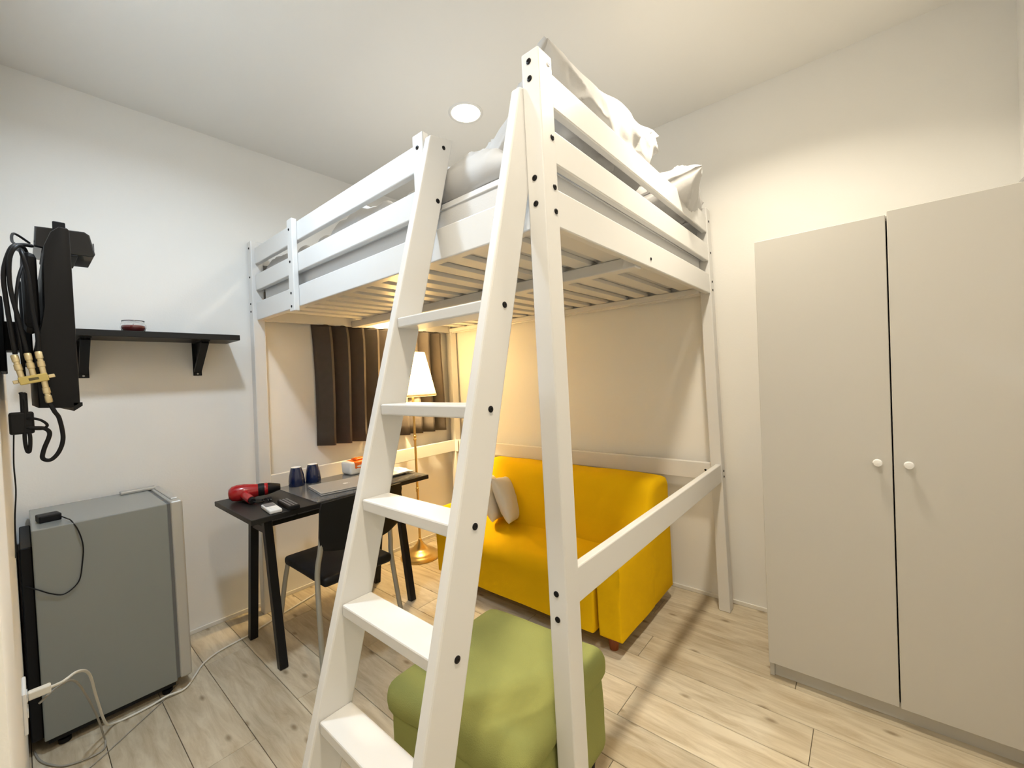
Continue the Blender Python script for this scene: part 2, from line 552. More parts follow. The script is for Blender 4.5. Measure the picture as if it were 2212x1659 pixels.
RT = 0.026                                        # rail thickness
yo = YF + 0.020                                   # outer face of ladder-side rails
XS = 1.700                                        # ladder side safety rails end here
front_rails = []
for (za, zb), xe in ((T1, XS), (T2, XS), (T3, X1 - PA)):
    front_rails.append(bpart('side_rail', (X0 + PA, yo, za), (xe, yo + RT, zb)))
for k, (za, zb) in enumerate((T1, T2, T3, T4)):   # short head side (faces right)
    r = bpart('head_rail', (X1 - RT - 0.004, YF + PB, za), (X1 - 0.004, Y0 - PB, zb))
    if k == 2: bolt(r, L(X1 - 0.004, -0.885, 1.713), (1, 0, 0), 0.006)
for (za, zb) in (T1, T2, T3, T4):                 # side against the left wall, and the side against the back wall
    bpart('foot_rail', (X0 + 0.022, YF + PB, za), (X0 + 0.022 + RT, Y0 - PB, zb))
for k, (za, zb) in enumerate((T1, T2, T3, T4)):
    r = bpart('wall_rail', (X0 + PA, Y0 - 0.022 - RT, za), (X1 - PA, Y0 - 0.022, zb))
    if k == 2:
        for x in (1.98, 1.62): bolt(r, L(x, Y0 - 0.022 - RT, 1.70), (0, -1, 0), 0.006)
    if k == 3:
        bolt(r, L(X1 - PA - 0.03, Y0 - 0.022 - RT, 0.735), (0, -1, 0), 0.006)
# uprights that hold the safety rails
up1 = bpart('guard_upright', (0.615, YF - 0.006, 1.655), (0.672, yo, 2.112))
up2 = bpart('guard_upright', (1.642, YF - 0.006, 1.83), (1.698, yo, 2.112))
for z in (2.06, 1.90, 1.745, 1.68):
    bolt(up1, L(0.640, YF - 0.006, z), (0, -1, 0), 0.0062)
for z in (2.065, 1.90):
    bolt(up2, L(1.668, YF - 0.006, z), (0, -1, 0), 0.007)
# slats and their supports
bpart('slat_support', (X0 + PA, yo + RT, 1.686), (X1 - PA, yo + RT + 0.028, 1.716))
bpart('slat_support', (X0 + PA, Y0 - 0.022 - RT - 0.028, 1.686), (X1 - PA, Y0 - 0.022 - RT, 1.716))
bpart('mid_beam', (X0 + 0.022 + RT, -0.975, 1.672), (X1 - RT - 0.004, -0.918, 1.716))
slat0 = None
x = 2.012
while x > X0 + 0.08:
    if slat0 is None:
        slat0 = bpart('slat', (x - 0.0, yo + RT + 0.002, 1.7165), (x + 0.073, Y0 - 0.022 - RT - 0.002, 1.735), 0.002)
        sx = x
    else:
        o = slat0.copy(); COL.objects.link(o); o.parent = bed; o.location.x += x - sx
    x -= 0.128
# ladder: world-space boards leaning out from the bed
YL0, KL = -2.150, 0.297


def stile(x_in, x_out, ztop):
    def yl(z, back=0.0): return YL0 + KL * z + back
    w = 0.094
    pts = []
    for z in (0.0, ztop):
        for (xx, bk) in ((x_in, 0), (x_out, 0), (x_out, w), (x_in, w)):
            zz = z - (0.02 if (z > 1 and bk == 0) else 0)
            pts.append((xx + LX * zz, yl(zz, bk), zz))
    return obj('ladder_stile', hexa(NB(), pts, 0.005, 2), 'bed', bed)


st_l = stile(1.705, 1.735, 2.105)
st_r = stile(X1 - PA - 0.031, X1 - PA - 0.001, 2.075)
RUNGS = [0.235 + 0.2475 * k for k in range(6)]
for zt in RUNGS:
    yy = YL0 + KL * zt
    bm = NB()
    xl, xr = 1.735 + LX * zt, X1 - PA - 0.031 + LX * zt
    add_box(bm, (xl, yy + 0.006, zt - 0.030), (xr, yy + 0.088, zt), 0.004, 2)
    obj('ladder_rung', bm, 'bed', bed)
    bolt(st_r, (X1 - PA - 0.001 + LX * (zt - 0.012), yy + 0.052, zt - 0.012), (1, 0, 0))
bolt(st_l, (1.735 + LX * 2.06, YL0 + KL * 2.06 + 0.06, 2.06), (1, 0, 0), 0.007)
bolt(st_l, (1.735 + LX * 1.87, YL0 + KL * 1.87 + 0.075, 1.87), (1, 0, 0))
# corner bracket on the low rail in the far corner
bk = obj('corner_bracket', lean(box((X0 + PA, Y0 - PB - 0.004, 0.68), (X0 + PA + 0.03, Y0 - PB, 0.78), 0.002)), 'bed', bed)

# ------------------------------------------------------------------ mattress and bedding
bm = NB()
nx, ny = 40, 28
ax0, ax1, ay0, ay1 = X0 + 0.062, X1 - 0.044, yo + RT + 0.012, Y0 - 0.062
bm = lean(box((ax0, ay0, 1.736), (ax1, ay1, 1.895), 0.035, 4))
mt = thing('mattress', 'pale grey mattress in a fitted sheet on the loft bed slats', 'mattress', ((ax0 + ax1) / 2, (ay0 + ay1) / 2, 1.736))
obj('mattress_core', bm, 'mattress', mt, True, autos=50)
for z in (1.772, 1.86):
    bm = NB()
    c_ = 0.02
    ring = [L(ax0 - .001 + c_, ay0 - .001, z), L(ax1 - c_, ay0 - .001, z), L(ax1 + .001, ay0 + c_, z), L(ax1 + .001, ay1 - c_, z), L(ax1 - c_, ay1 + .001, z), L(ax0 + c_, ay1 + .001, z), L(ax0 - .001, ay1 - c_, z), L(ax0 - .001, ay0 + c_, z), L(ax0 - .001 + c_, ay0 - .001, z)]
    tube(bm, ring, 0.0035, 6)
    obj('piping', bm, 'mattress', mt, True)


def duvet():
    bm = NB()
    nx, ny = 150, 110
    xs0, xs1, ys0, ys1 = 0.08, 1.99, -1.515, -0.06
    T, B = {}, {}
    for i in range(nx + 1):
        for j in range(ny + 1):
            u, v = i / nx, j / ny
            x = xs0 + (xs1 - xs0) * u; y = ys0 + (ys1 - ys0) * v
            p = Vector((x * 2.6, y * 2.6, 1.3))
            n1 = noise.noise(p); n2 = noise.noise(p * 2.7 + Vector((4, 2, 1))); n3 = 1 - abs(noise.noise(p * 1.7 + Vector((9, 1, 5)))) * 2
            d = min(v, 1 - v) * (ys1 - ys0)                 # distance from long edges
            e = min(1.0, d / 0.05)
            dx = min(u, 1 - u) * (xs1 - xs0)
            e2 = min(1.0, dx / 0.10)
            ee = math.sin(min(e, e2) * math.pi / 2)
            z = 1.922 + 0.040 * ee + (0.020 * n1 + 0.014 * n2 + 0.018 * max(0, n3)) * (0.5 + 0.5 * ee)
            z += 0.060 * math.exp(-((x - 1.78) / 0.17) ** 2) * math.exp(-((y + 1.38) / 0.22) ** 2)
            z += 0.03 * math.exp(-((x - 1.1) / 0.25) ** 2) * math.exp(-((y + 1.36) / 0.16) ** 2)
            fr = math.exp(-((y - ys0 - 0.035) / 0.055) ** 2)
            if x < 1.68:
                z += fr * (0.026 + 0.052 * max(0.0, noise.noise(Vector((x * 4.2, 7.7, 0.3))) + 0.25) + 0.012 * noise.noise(Vector((x * 17, y * 9, 3))))
            rg = 1 - abs(noise.noise(Vector((x * 5.5 + y * 2.0, y * 6.5, 8.1))))
            z += 0.016 * rg ** 6
            rg2 = 1 - abs(noise.noise(Vector((x * 10.5 - y * 3.0, y * 9.5 + x * 2, 2.4))))
            z += (0.011 + 0.02 * math.exp(-((x - 1.80) / 0.2) ** 2)) * rg2 ** 4 * (0.3 + 0.7 * ee)
            z -= 0.020 * math.exp(-((x - 0.62) / 0.2) ** 2)
            x += 0.012 * noise.noise(Vector((y * 7, 2, 2))) * (1 - e2); y += 0.014 * noise.noise(Vector((x * 7, 5, 2))) * (1 - e)
            T[i, j] = bm.verts.new(L(x, y, z))
            if i in (0, nx) or j in (0, ny): B[i, j] = bm.verts.new(L(x, y, z - 0.018))
            else: B[i, j] = bm.verts.new(L(x, y, 1.897))
    for i in range(nx):
        for j in range(ny):
            bm.faces.new((T[i, j], T[i + 1, j], T[i + 1, j + 1], T[i, j + 1]))
            bm.faces.new((B[i, j], B[i, j + 1], B[i + 1, j + 1], B[i + 1, j]))
    for i in range(nx):
        for j in (0, ny):
            bm.faces.new((T[i, j], B[i, j], B[i + 1, j], T[i + 1, j]))
    for j in range(ny):
        for i in (0, nx):
            bm.faces.new((T[i, j], T[i, j + 1], B[i, j + 1], B[i, j]))
    return bm


single('duvet', duvet(), 'linen', 'rumpled white duvet spread over the mattress', 'duvet', smooth=True)
# big pillow leaning on the head rail, second one flat beside the wall
mp_ = frame((0.0, 1, 0.055), (0.70, 0, 0.715), (1.880, -0.972, 2.116))
single('pillow', pillow_bm(0.415, 0.245, 0.25, 2.0, 0.030, 70, 0.05, crease=6.5, full=5), 'linen',
       'large crumpled white pillow propped against the head rail, rising above the near post', 'pillow', smooth=True).matrix_world = mp_
mp2_ = frame((0.93, 0.26, 0.26), (-0.15, 0.98, 0.02), (1.875, -0.325, 2.085))
single('pillow', pillow_bm(0.30, 0.22, 0.17, 5.0, 0.024, 60, 0.06, crease=7.5), 'linen',
       'white pillow lying over the top rail next to the back wall', 'pillow', smooth=True).matrix_world = mp2_

# ------------------------------------------------------------------ wardrobe
WX, WD_, WY = 2.405, 0.398, -0.480
wr = thing('wardrobe', 'tall plain greyish white two-door wardrobe with small round knobs', 'wardrobe', (WX + WD_, -0.25, 0))
bm = NB()
add_box(bm, (WX, WY + 0.020, 0), (WX + 0.016, YB - 0.003, 1.785), 0.001)
add_box(bm, (WX + 2 * WD_ - 0.016, WY + 0.020, 0), (WX + 2 * WD_ - 0.012, YB - 0.003, 1.785), 0.0005)
add_box(bm, (WX + 0.016, WY + 0.020, 1.767), (WX + 2 * WD_ - 0.016, YB - 0.003, 1.785), 0.001)
add_box(bm, (WX + 0.016, WY + 0.020, 0.052), (WX + 2 * WD_ - 0.016, YB - 0.003, 0.07), 0.001)
add_box(bm, (WX + 0.016, YB - 0.009, 0.07), (WX + 2 * WD_ - 0.016, YB - 0.003, 1.767))
obj('carcass', bm, 'wardrobe', wr)
obj('plinth', box((WX + 0.016, WY + 0.030, 0), (WX + 2 * WD_ - 0.016, WY + 0.045, 0.052), 0.001), 'wardrobe', wr)
for k, (xa, xb, zt, xk, dy) in enumerate(((WX, WX + WD_ - 0.002, 1.785, 2.762, 0.0), (WX + WD_ + 0.002, WX + 2 * WD_ - 0.012, 1.795, 2.842, -0.004))):
    d = obj('door', box((xa, WY + dy, 0.062), (xb, WY + 0.018 + dy, zt), 0.0015), 'wardrobe', wr)
    bm = NB()
    lathe(bm, [(0.006, 0), (0.006, 0.010), (0.013, 0.013), (0.014, 0.018), (0.011, 0.023), (0.0, 0.024)], n=20)
    bmesh.ops.transform(bm, matrix=Matrix.Translation((xk, WY + dy, 0.925)) @ Matrix.Rotation(math.pi / 2, 4, 'X'), verts=bm.verts)
    obj('knob', bm, 'knob', d, True, autos=50, label='small white round knob')
mb_ = Matrix.Translation((3.158, -0.30, 1.822))
bm = pillow_bm(0.034, 0.09, 0.055, 9.0, 0.004, 12)
single('cloth_bundle', bm, 'bundle', 'small grey cloth bundle lying on top of the wardrobe', 'bundle', smooth=True).matrix_world = mb_

# ------------------------------------------------------------------ sofa
sofa = thing('sofa', 'mustard yellow fabric two-seat sofa under the loft bed', 'sofa', (1.26, -0.42, 0))
SX0, SX1, SF, SB = 0.63, 1.888, -0.765, -0.095


def ripple(bm, amp, f, seed=0):
    for v in bm.verts:
        p = Vector(v.co) * f + Vector((seed, seed * 2, 0))
        v.co += v.normal * amp * (noise.noise(p) + 0.5 * noise.noise(p * 2.3)) if v.normal.length else Vector()
    return bm


def soft(bm, cuts=2, amp=0.004, f=5, seed=1):
    bmesh.ops.triangulate(bm, faces=[f_ for f_ in bm.faces if len(f_.verts) > 4])
    bmesh.ops.subdivide_edges(bm, edges=[e for e in bm.edges if e.calc_length() > 0.05], cuts=cuts, use_grid_fill=True)
    bmesh.ops.subdivide_edges(bm, edges=[e for e in bm.edges if e.calc_length() > 0.05], cuts=2, use_grid_fill=True)
    bm.normal_update()
    return ripple(bm, amp, f, seed)


# seat block (front skirt and cushion in one cover)
prof = [(SF, 0.085), (SF, 0.285), (SF + 0.012, 0.322), (SF + 0.045, 0.345), (SF + 0.10, 0.355), (-0.44, 0.372), (-0.42, 0.085)]
bm = prism(NB(), prof, 'x', SX0 + 0.128, SX1 - 0.132, 0.012)
obj('seat', soft(bm, 2, 0.005, 4, 1), 'yellow', sofa, True, autos=50)
prof = [(-0.45, 0.10), (-0.452, 0.36), (-0.36, 0.655), (-0.335, 0.69), (-0.29, 0.708), (-0.16, 0.708), (-0.115, 0.69), (SB, 0.65), (SB, 0.10)]
bm = prism(NB(), prof, 'x', SX0 + 0.012, SX1 - 0.006, 0.03, 3)
obj('backrest', soft(bm, 2, 0.006, 4, 3), 'yellow', sofa, True, autos=50)
for k, (xa, xb) in enumerate(((SX0, SX0 + 0.122), (SX1 - 0.118, SX1))):
    bm = NB()
    pr = [(xa + 0.004, 0.078), (xa, 0.40), (xa - 0.004 if k == 0 else xa, 0.445), (xa + 0.025, 0.482), (xa + 0.06, 0.49), (xb - 0.025, 0.482), (xb, 0.445), (xb, 0.40), (xb - 0.002, 0.078)]
    prism(bm, pr, 'y', SF + 0.008, -0.36, 0.014, 3)
    if k == 1:
        pass
    obj('armrest', soft(bm, 2, 0.003, 6, 5 + k), 'yellow', sofa, True, autos=50)
    # side panel that carries the arm back to the wall side
    bm = prism(NB(), [(-0.40, 0.078), (-0.40, 0.47), (-0.30, 0.54), (SB - 0.02, 0.56), (SB - 0.01, 0.078)], 'x', xa + 0.003, xb - 0.003, 0.006)
    obj('side_panel', soft(bm, 1, 0.002, 6, 9), 'yellow', sofa, True, autos=40)
for xx in (SX0 + 0.075, SX1 - 0.075):
    for yy in (SF + 0.075, SB - 0.09):
        bm = NB(); lathe(bm, [(0.020, 0), (0.030, 0.09)], (xx, yy, 0), 16)
        obj('leg', bm, 'wood', sofa, True, autos=40)

cu = [((0.985, -0.45, 0.515), (0.42, 0.0, -0.86), 'white cushion on the sofa nearer the middle of the seat, leaning left', 3.0),
      ((0.875, -0.475, 0.515), (0.40, 0.0, -0.88), 'white cushion on the sofa squeezed between the armrest and the other cushion', 6.0)]
for c, up, lb, sd in cu:
    m_ = frame(up, (-0.45, 0.89, 0), c)
    single('cushion', pillow_bm(0.142, 0.15, 0.088, sd, 0.006, 18, 0.03), 'cushion', lb, 'cushion', smooth=True, group='white sofa cushions').matrix_world = m_

# ------------------------------------------------------------------ green ottoman
ot = thing('ottoman', 'square green fabric ottoman behind the ladder', 'ottoman', (1.852, -1.505, 0), math.radians(3.5))
hw, hd, hh = 0.250, 0.255, 0.405
bm = box((-hw, -hd, 0.30), (hw, hd, hh), 0.045, 5)
obj('cover_top', soft(bm, 2, 0.006, 5, 2), 'green', ot, True, True, autos=60)
bm = box((-hw + 0.012, -hd + 0.012, 0.075), (hw - 0.012, hd - 0.012, 0.335), 0.035, 4)
obj('cover_side', soft(bm, 2, 0.006, 5, 4), 'green', ot, True, True, autos=60)
for sx_ in (-1, 1):
    for sy_ in (-1, 1):
        bm = NB(); lathe(bm, [(0.016, 0), (0.024, 0.085)], (sx_ * (hw - 0.06), sy_ * (hd - 0.06), 0), 16)
        obj('leg', bm, 'black', ot, True, True, autos=40)

# ------------------------------------------------------------------ desk
DX0, DX1, DY0, DY1, DZ = 0.205, 0.722, -1.812, -0.862, 0.722
dk = thing('desk', 'black-brown trestle desk by the left wall', 'desk', ((DX0 + DX1) / 2, (DY0 + DY1) / 2, 0))
obj('desk_top', box((DX0, DY0, DZ - 0.024), (DX1, DY1, DZ), 0.002), 'desk', dk)
for yy in (-1.70, -0.985):
    bm = NB(); bar(bm, (0.292, yy, 0), (0.405, yy, DZ - 0.024), 0.036, 0.036)
    obj('leg', bm, 'steel', dk)
    bm = NB(); bar(bm, (0.668, yy, 0), (0.560, yy, DZ - 0.024), 0.036, 0.036)
    obj('leg', bm, 'steel', dk)
    bm = NB(); bar(bm, (0.395, yy, 0.615), (0.57, yy, 0.615), 0.022, 0.034)
    add_box(bm, (0.39, yy - 0.03, DZ - 0.030), (0.575, yy + 0.03, DZ - 0.024))
    obj('leg_bracket', bm, 'steel', dk)
bm = NB(); bar(bm, (0.482, -1.70, 0.615), (0.482, -0.985, 0.615), 0.022, 0.022, (1, 0, 0))
obj('stretcher', bm, 'steel', dk)
bm = NB(); tube(bm, [(0.482, -1.52, 0.62), (0.45, -1.60, DZ - 0.024)], 0.003, 6)
obj('brace_rod', bm, 'steel', dk)

dm = box((0, 0, 0), (0.50, 0.62, 0.0022), 0.0008)
single('desk_mat', dm, 'mat', 'shiny grey marbled mat covering the desk top', 'desk mat', (0.212, -1.525, DZ + 0.0002))
ZM = DZ + 0.0026

lp = thing('laptop', 'closed silver laptop lying on the desk mat', 'laptop', (0.532, -1.285, ZM), math.radians(-9))
obj('base', box((-0.118, -0.163, 0), (0.118, 0.163, 0.009), 0.004, 2), 'silver', lp, False, True)
ld_ = obj('lid', box((-0.118, -0.163, 0.0096), (0.118, 0.163, 0.0155), 0.0028, 2), 'silver', lp, False, True)
bm = NB()
pts = []
for i in range(28):                                 # round fruit-like emblem with a bite on one side
    a = 2 * math.pi * i / 28
    r = 0.015 * (1 - 0.12 * math.exp(-((a - math.pi / 2) / 0.35) ** 2) - 0.08 * math.exp(-((a - 3 * math.pi / 2) / 0.3) ** 2) - 0.28 * math.exp(-((a - 0.15) / 0.33) ** 2) - 0.28 * math.exp(-((a - 2 * math.pi - 0.15) / 0.33) ** 2))
    pts.append((r * math.cos(a), r * math.sin(a)))
prism(bm, pts, 'z', 0.0155, 0.0158)
leaf = [(0.000, 0.0155), (0.006, 0.0175), (0.0075, 0.0235), (0.0015, 0.0215)]
prism(bm, leaf, 'z', 0.0155, 0.0158)
obj('emblem', bm, 'paper', ld_, False, True, label='pale fruit emblem on the lid')

for (x, y, lb) in ((0.262, -1.432, 'dark blue upturned tumbler nearer the hair dryer'), (0.258, -1.338, 'dark blue upturned tumbler nearer the tissue pack')):
    t = thing('tumbler', lb, 'tumbler', (x, y, ZM), group='blue tumblers on the desk')
    bm = NB()
    lathe(bm, [(0.040, 0.0), (0.042, 0.004), (0.0418, 0.03), (0.038, 0.06), (0.031, 0.088), (0.0275, 0.101), (0.0255, 0.104)], n=32, cap=False)
    lathe(bm, [(0.037, 0.0), (0.0375, 0.03), (0.034, 0.06), (0.027, 0.088), (0.024, 0.100)], n=32, cap=False)
    obj('body', bm, 'blue', t, True, True)
    bm = NB(); lathe(bm, [(0.0258, 0.1035), (0.0255, 0.1055), (0.021, 0.1055), (0.0205, 0.1025), (0.0001, 0.1020)], n=32, cap=False)
    obj('foot_ring', bm, 'paper', t, True, True, label='pale unglazed foot ring')

tp = thing('tissue_pack', 'orange and white soft pack of tissues at the back of the desk', 'tissue pack', (0.262, -1.045, ZM), math.radians(2))
bm = box((-0.055, -0.095, 0), (0.055, 0.095, 0.078), 0.014, 3)
obj('wrapper', soft(bm, 1, 0.003, 22, 3), 'paper', tp, True, True, autos=60)
bm = box((-0.0565, -0.073, 0.028), (0.0572, 0.0965, 0.0805), 0.014, 3)
obj('printed_panel', soft(bm, 1, 0.003, 22, 3), 'orange', tp, True, True, autos=60, label='bright orange printed panel')
bm = pillow_bm(0.028, 0.042, 0.012, 4, 0.004, 10, 0.1, Matrix.Translation((0, 0, 0.086)))
obj('tear_flap', bm, 'orange', tp, True, True)
for k, (yy, zz, w, h) in enumerate(((-0.03, 0.050, 0.05, 0.012), (0.02, 0.036, 0.07, 0.014), (-0.045, 0.034, 0.03, 0.010))):
    pp = [(yy + w / 2 * math.cos(a), zz + h / 2 * math.sin(a)) for a in [2 * math.pi * i / 16 for i in range(16)]]
    obj('print_patch', prism(NB(), pp, 'x', 0.0572, 0.0605), 'paper', tp, False, True, label='white printed patch')

# hair dryer lying on its side
hdv = thing('hair_dryer', 'red and black hair dryer lying at the left end of the desk', 'hair dryer', (0.335, -1.685, DZ), math.radians(72))
def along(prof, m=None, n=24):
    bm = NB(); lathe(bm, prof, n=n)
    bmesh.ops.transform(bm, matrix=Matrix.Rotation(math.pi / 2, 4, 'Y'), verts=bm.verts)
    return bm
bm = along([(0.006, -0.098), (0.024, -0.095), (0.036, -0.082), (0.041, -0.060), (0.041, -0.030), (0.036, 0.0), (0.031, 0.03)])
bmesh.ops.translate(bm, verts=bm.verts, vec=(0, 0, 0.042))
obj('body', bm, 'red', hdv, True, True, autos=50)
bm = along([(0.030, 0.028), (0.032, 0.034), (0.031, 0.052), (0.030, 0.058)])
bmesh.ops.translate(bm, verts=bm.verts, vec=(0, 0, 0.042))
obj('barrel_ring', bm, 'black', hdv, True, True, autos=50)
bm = along([(0.031, 0.058), (0.031, 0.070), (0.029, 0.074)])
bmesh.ops.translate(bm, verts=bm.verts, vec=(0, 0, 0.042))
obj('red_band', bm, 'red', hdv, True, True, autos=50)
bm = along([(0.030, 0.073), (0.027, 0.088), (0.016, 0.128), (0.014, 0.130)])
bmesh.ops.transform(bm, matrix=Matrix.Translation((0, 0, 0.042)) @ Matrix.Scale(1.0, 4), verts=bm.verts)
obj('nozzle', bm, 'black', hdv, True, True, autos=50)
bm = NB(); tube(bm, [(-0.030, -0.02, 0.036), (-0.022, -0.055, 0.030), (-0.008, -0.090, 0.024), (0.0, -0.112, 0.021)], [0.022, 0.020, 0.0195, 0.018], 16, 0)
obj('handle', bm, 'red', hdv, True, True, autos=50)
bm = NB(); tube(bm, [(0.0, -0.108, 0.021), (0.006, -0.130, 0.018)], [0.0175, 0.013], 14)
obj('handle_cap', bm, 'black', hdv, True, True, autos=50)
bm = NB(); tube(bm, [(0.006, -0.128, 0.016), (0.03, -0.13, 0.007), (0.05, -0.10, 0.005), (0.045, -0.075, 0.005), (0.06, -0.06, 0.005), (0.075, -0.085, 0.005)], 0.0035, 7, 6)
obj('cord', bm, 'black', hdv, True, True)
obj('plug', box((0.066, -0.108, 0.001), (0.086, -0.084, 0.017), 0.003, 2), 'black', hdv, False, True)
bm = NB()
for dx in (-0.006, 0.006): add_box(bm, (0.076 + dx - 0.001, -0.122, 0.007), (0.076 + dx + 0.001, -0.108, 0.011))
obj('plug_pins', bm, 'silver', hdv, False, True)

rm = thing('air_conditioner_remote', 'white and grey remote control near the desk front edge', 'remote control', (0.634, -1.700, DZ), math.radians(-6))
obj('shell', box((-0.075, -0.026, 0), (0.075, 0.026, 0.017), 0.005, 3), 'white_plastic', rm, False, True)
obj('display', box((-0.070, -0.021, 0.0165), (-0.004, 0.021, 0.0182), 0.001), 'grey_plastic', rm, False, True)
for i in range(2):
    obj('button', box((0.012 + i * 0.026, -0.014, 0.0165), (0.030 + i * 0.026, 0.014, 0.0185), 0.001), 'paper', rm, False, True)
rm = thing('television_remote', 'black remote control with rows of buttons on the desk', 'remote control', (0.640, -1.628, DZ), math.radians(-4))
obj('shell', box((-0.088, -0.023, 0), (0.088, 0.023, 0.019), 0.004, 2), 'black', rm, False, True)
bcache = None
for i in range(9):
    for j in range(3):
        if bcache is None:
            bcache = obj('button', box((-0.005, -0.0045, 0), (0.005, 0.0045, 0.002), 0.0006), 'grey_plastic', rm, False, True)
            b_ = bcache
        else:
            b_ = bcache.copy(); COL.objects.link(b_); b_.parent = rm
        b_.location = (-0.070 + i * 0.0172, -0.014 + j * 0.014, 0.019)

bm = pillow_bm(0.085, 0.075, 0.010, 11, 0.010, 20, 0.02, crease=14)
pb = single('plastic_bag', bm, 'paper', 'crumpled white plastic film at the far end of the desk', 'plastic bag', (0.52, -0.955, ZM + 0.014), smooth=True)

# ------------------------------------------------------------------ chair (faces the desk, back towards the camera)
ch = thing('chair', 'black plastic stacking chair with grey metal legs at the desk', 'chair', (0.72, -1.42, 0))
cy0, cy1 = -1.612, -1.272
bm = box((0.505, cy0, 0.402), (0.930, cy1, 0.445), 0.016, 3)
obj('seat', soft(bm, 1, 0.003, 5, 2), 'black', ch, True, autos=50)
# curved backrest
bm = NB()
n = 14
F_, B_ = [], []
for j in range(9):
    tz = j / 8
    z = 0.548 + (0.785 - 0.548) * tz
    xb = 0.935 + 0.055 * tz
    rowf, rowb = [], []
    for i in range(n + 1):
        u = -1 + 2 * i / n
        wy = 0.205 * (1 - 0.05 * (1 - tz)) * (1 if 0.06 < tz < 0.94 else 0.965)
        yy = (cy0 + cy1) / 2 + 0.018 + wy * u
        xx = xb - 0.040 * u * u + 0.022
        zz = z + (0.012 * (1 - u * u) if j == 8 else 0) + (0.02 * abs(u) ** 3 if j == 0 else 0)
        rowf.append(bm.verts.new((xx, yy, zz))); rowb.append(bm.verts.new((xx - 0.014, yy, zz)))
    F_.append(rowf); B_.append(rowb)
for j in range(8):
    for i in range(n):
        bm.faces.new((F_[j][i], F_[j][i + 1], F_[j + 1][i + 1], F_[j + 1][i]))
        bm.faces.new((B_[j][i], B_[j + 1][i], B_[j + 1][i + 1], B_[j][i + 1]))
for i in range(n):
    bm.faces.new((F_[0][i], B_[0][i], B_[0][i + 1], F_[0][i + 1])); bm.faces.new((F_[8][i], F_[8][i + 1], B_[8][i + 1], B_[8][i]))
for j in range(8):
    bm.faces.new((F_[j][0], F_[j + 1][0], B_[j + 1][0], B_[j][0])); bm.faces.new((F_[j][n], B_[j][n], B_[j + 1][n], F_[j + 1][n]))
obj('backrest', bm, 'black', ch, True, autos=50)
for s in (-1, 1):
    yc = (cy0 + cy1) / 2
    ye = yc + s * 0.178
    bm = NB(); tube(bm, [(0.925, yc + s * 0.165, 0.70), (0.918, yc + s * 0.172, 0.58), (0.905, yc + s * 0.182, 0.50), (0.900, yc + s * 0.185, 0.42), (0.930, yc + s * 0.196, 0.20), (0.965, yc + s * 0.208, 0.0)], 0.0115, 10, 4)
    obj('leg', bm, 'grey_leg', ch, True)
    bm = NB(); tube(bm, [(0.88, yc + s * 0.14, 0.424), (0.56, yc + s * 0.14, 0.424), (0.522, yc + s * 0.160, 0.40), (0.47, yc + s * 0.190, 0.10), (0.455, yc + s * 0.193, 0.0)], 0.0115, 10, 4)
    obj('leg', bm, 'grey_leg', ch, True)

# ------------------------------------------------------------------ floor lamp
FX, FY = 0.215, -0.575
fl = thing('floor_lamp', 'brass floor lamp with lit pleated cream shade in the corner', 'lamp', (FX, FY, 0))
bm = NB(); lathe(bm, [(0.140, 0.0), (0.143, 0.006), (0.140, 0.016), (0.118, 0.026), (0.112, 0.034), (0.100, 0.044), (0.070, 0.056), (0.052, 0.066), (0.046, 0.078), (0.028, 0.096), (0.020, 0.112), (0.014, 0.118), (0.014, 0.126), (0.009, 0.134)], n=48)
obj('base', bm, 'brass', fl, True, True, autos=60)
bm = NB(); lathe(bm, [(0.0085, 0.12), (0.0085, 1.30)], n=16)
obj('pole', bm, 'brass', fl, True, True, autos=60)
for z in (0.485, 0.50, 0.86, 0.885):
    bm = NB(); lathe(bm, [(0.0085, z - 0.008), (0.0115, z - 0.005), (0.0115, z + 0.005), (0.0085, z + 0.008)], n=16)
    obj('pole_joint', bm, 'brass', fl, True, True, autos=60)
bm = NB(); lathe(bm, [(0.168, 1.180), (0.098, 1.492)], n=120, cap=False, ripple=0.007)
obj('lamp_shade', bm, 'shade', fl, False, True)
bm = NB(); lathe(bm, [(0.1695, 1.176), (0.1705, 1.180), (0.1695, 1.190), (0.1670, 1.188)], n=60, cap=False)
obj('shade_hem', bm, 'shade', fl, True, True)
bm = NB(); lathe(bm, [(0.018, 1.27), (0.018, 1.33)], n=16)
obj('lamp_socket', bm, 'brass', fl, True, True, autos=60)
bm = NB()
for a in (0, 2.094, 4.189):
    tube(bm, [(0.015 * math.cos(a), 0.015 * math.sin(a), 1.30), (0.09 * math.cos(a), 0.09 * math.sin(a), 1.47), (0.098 * math.cos(a), 0.098 * math.sin(a), 1.485)], 0.0016, 6)
obj('shade_carrier', bm, 'brass', fl, True, True)
pl_ = bpy.data.lights.new('lamp_bulb', 'POINT')
pl_.energy = 68.0; pl_.color = (1.0, 0.75, 0.41); pl_.shadow_soft_size = 0.03
plo = bpy.data.objects.new('lamp_bulb', pl_); COL.objects.link(plo); plo.parent = fl; plo.location = (0, 0, 1.345)

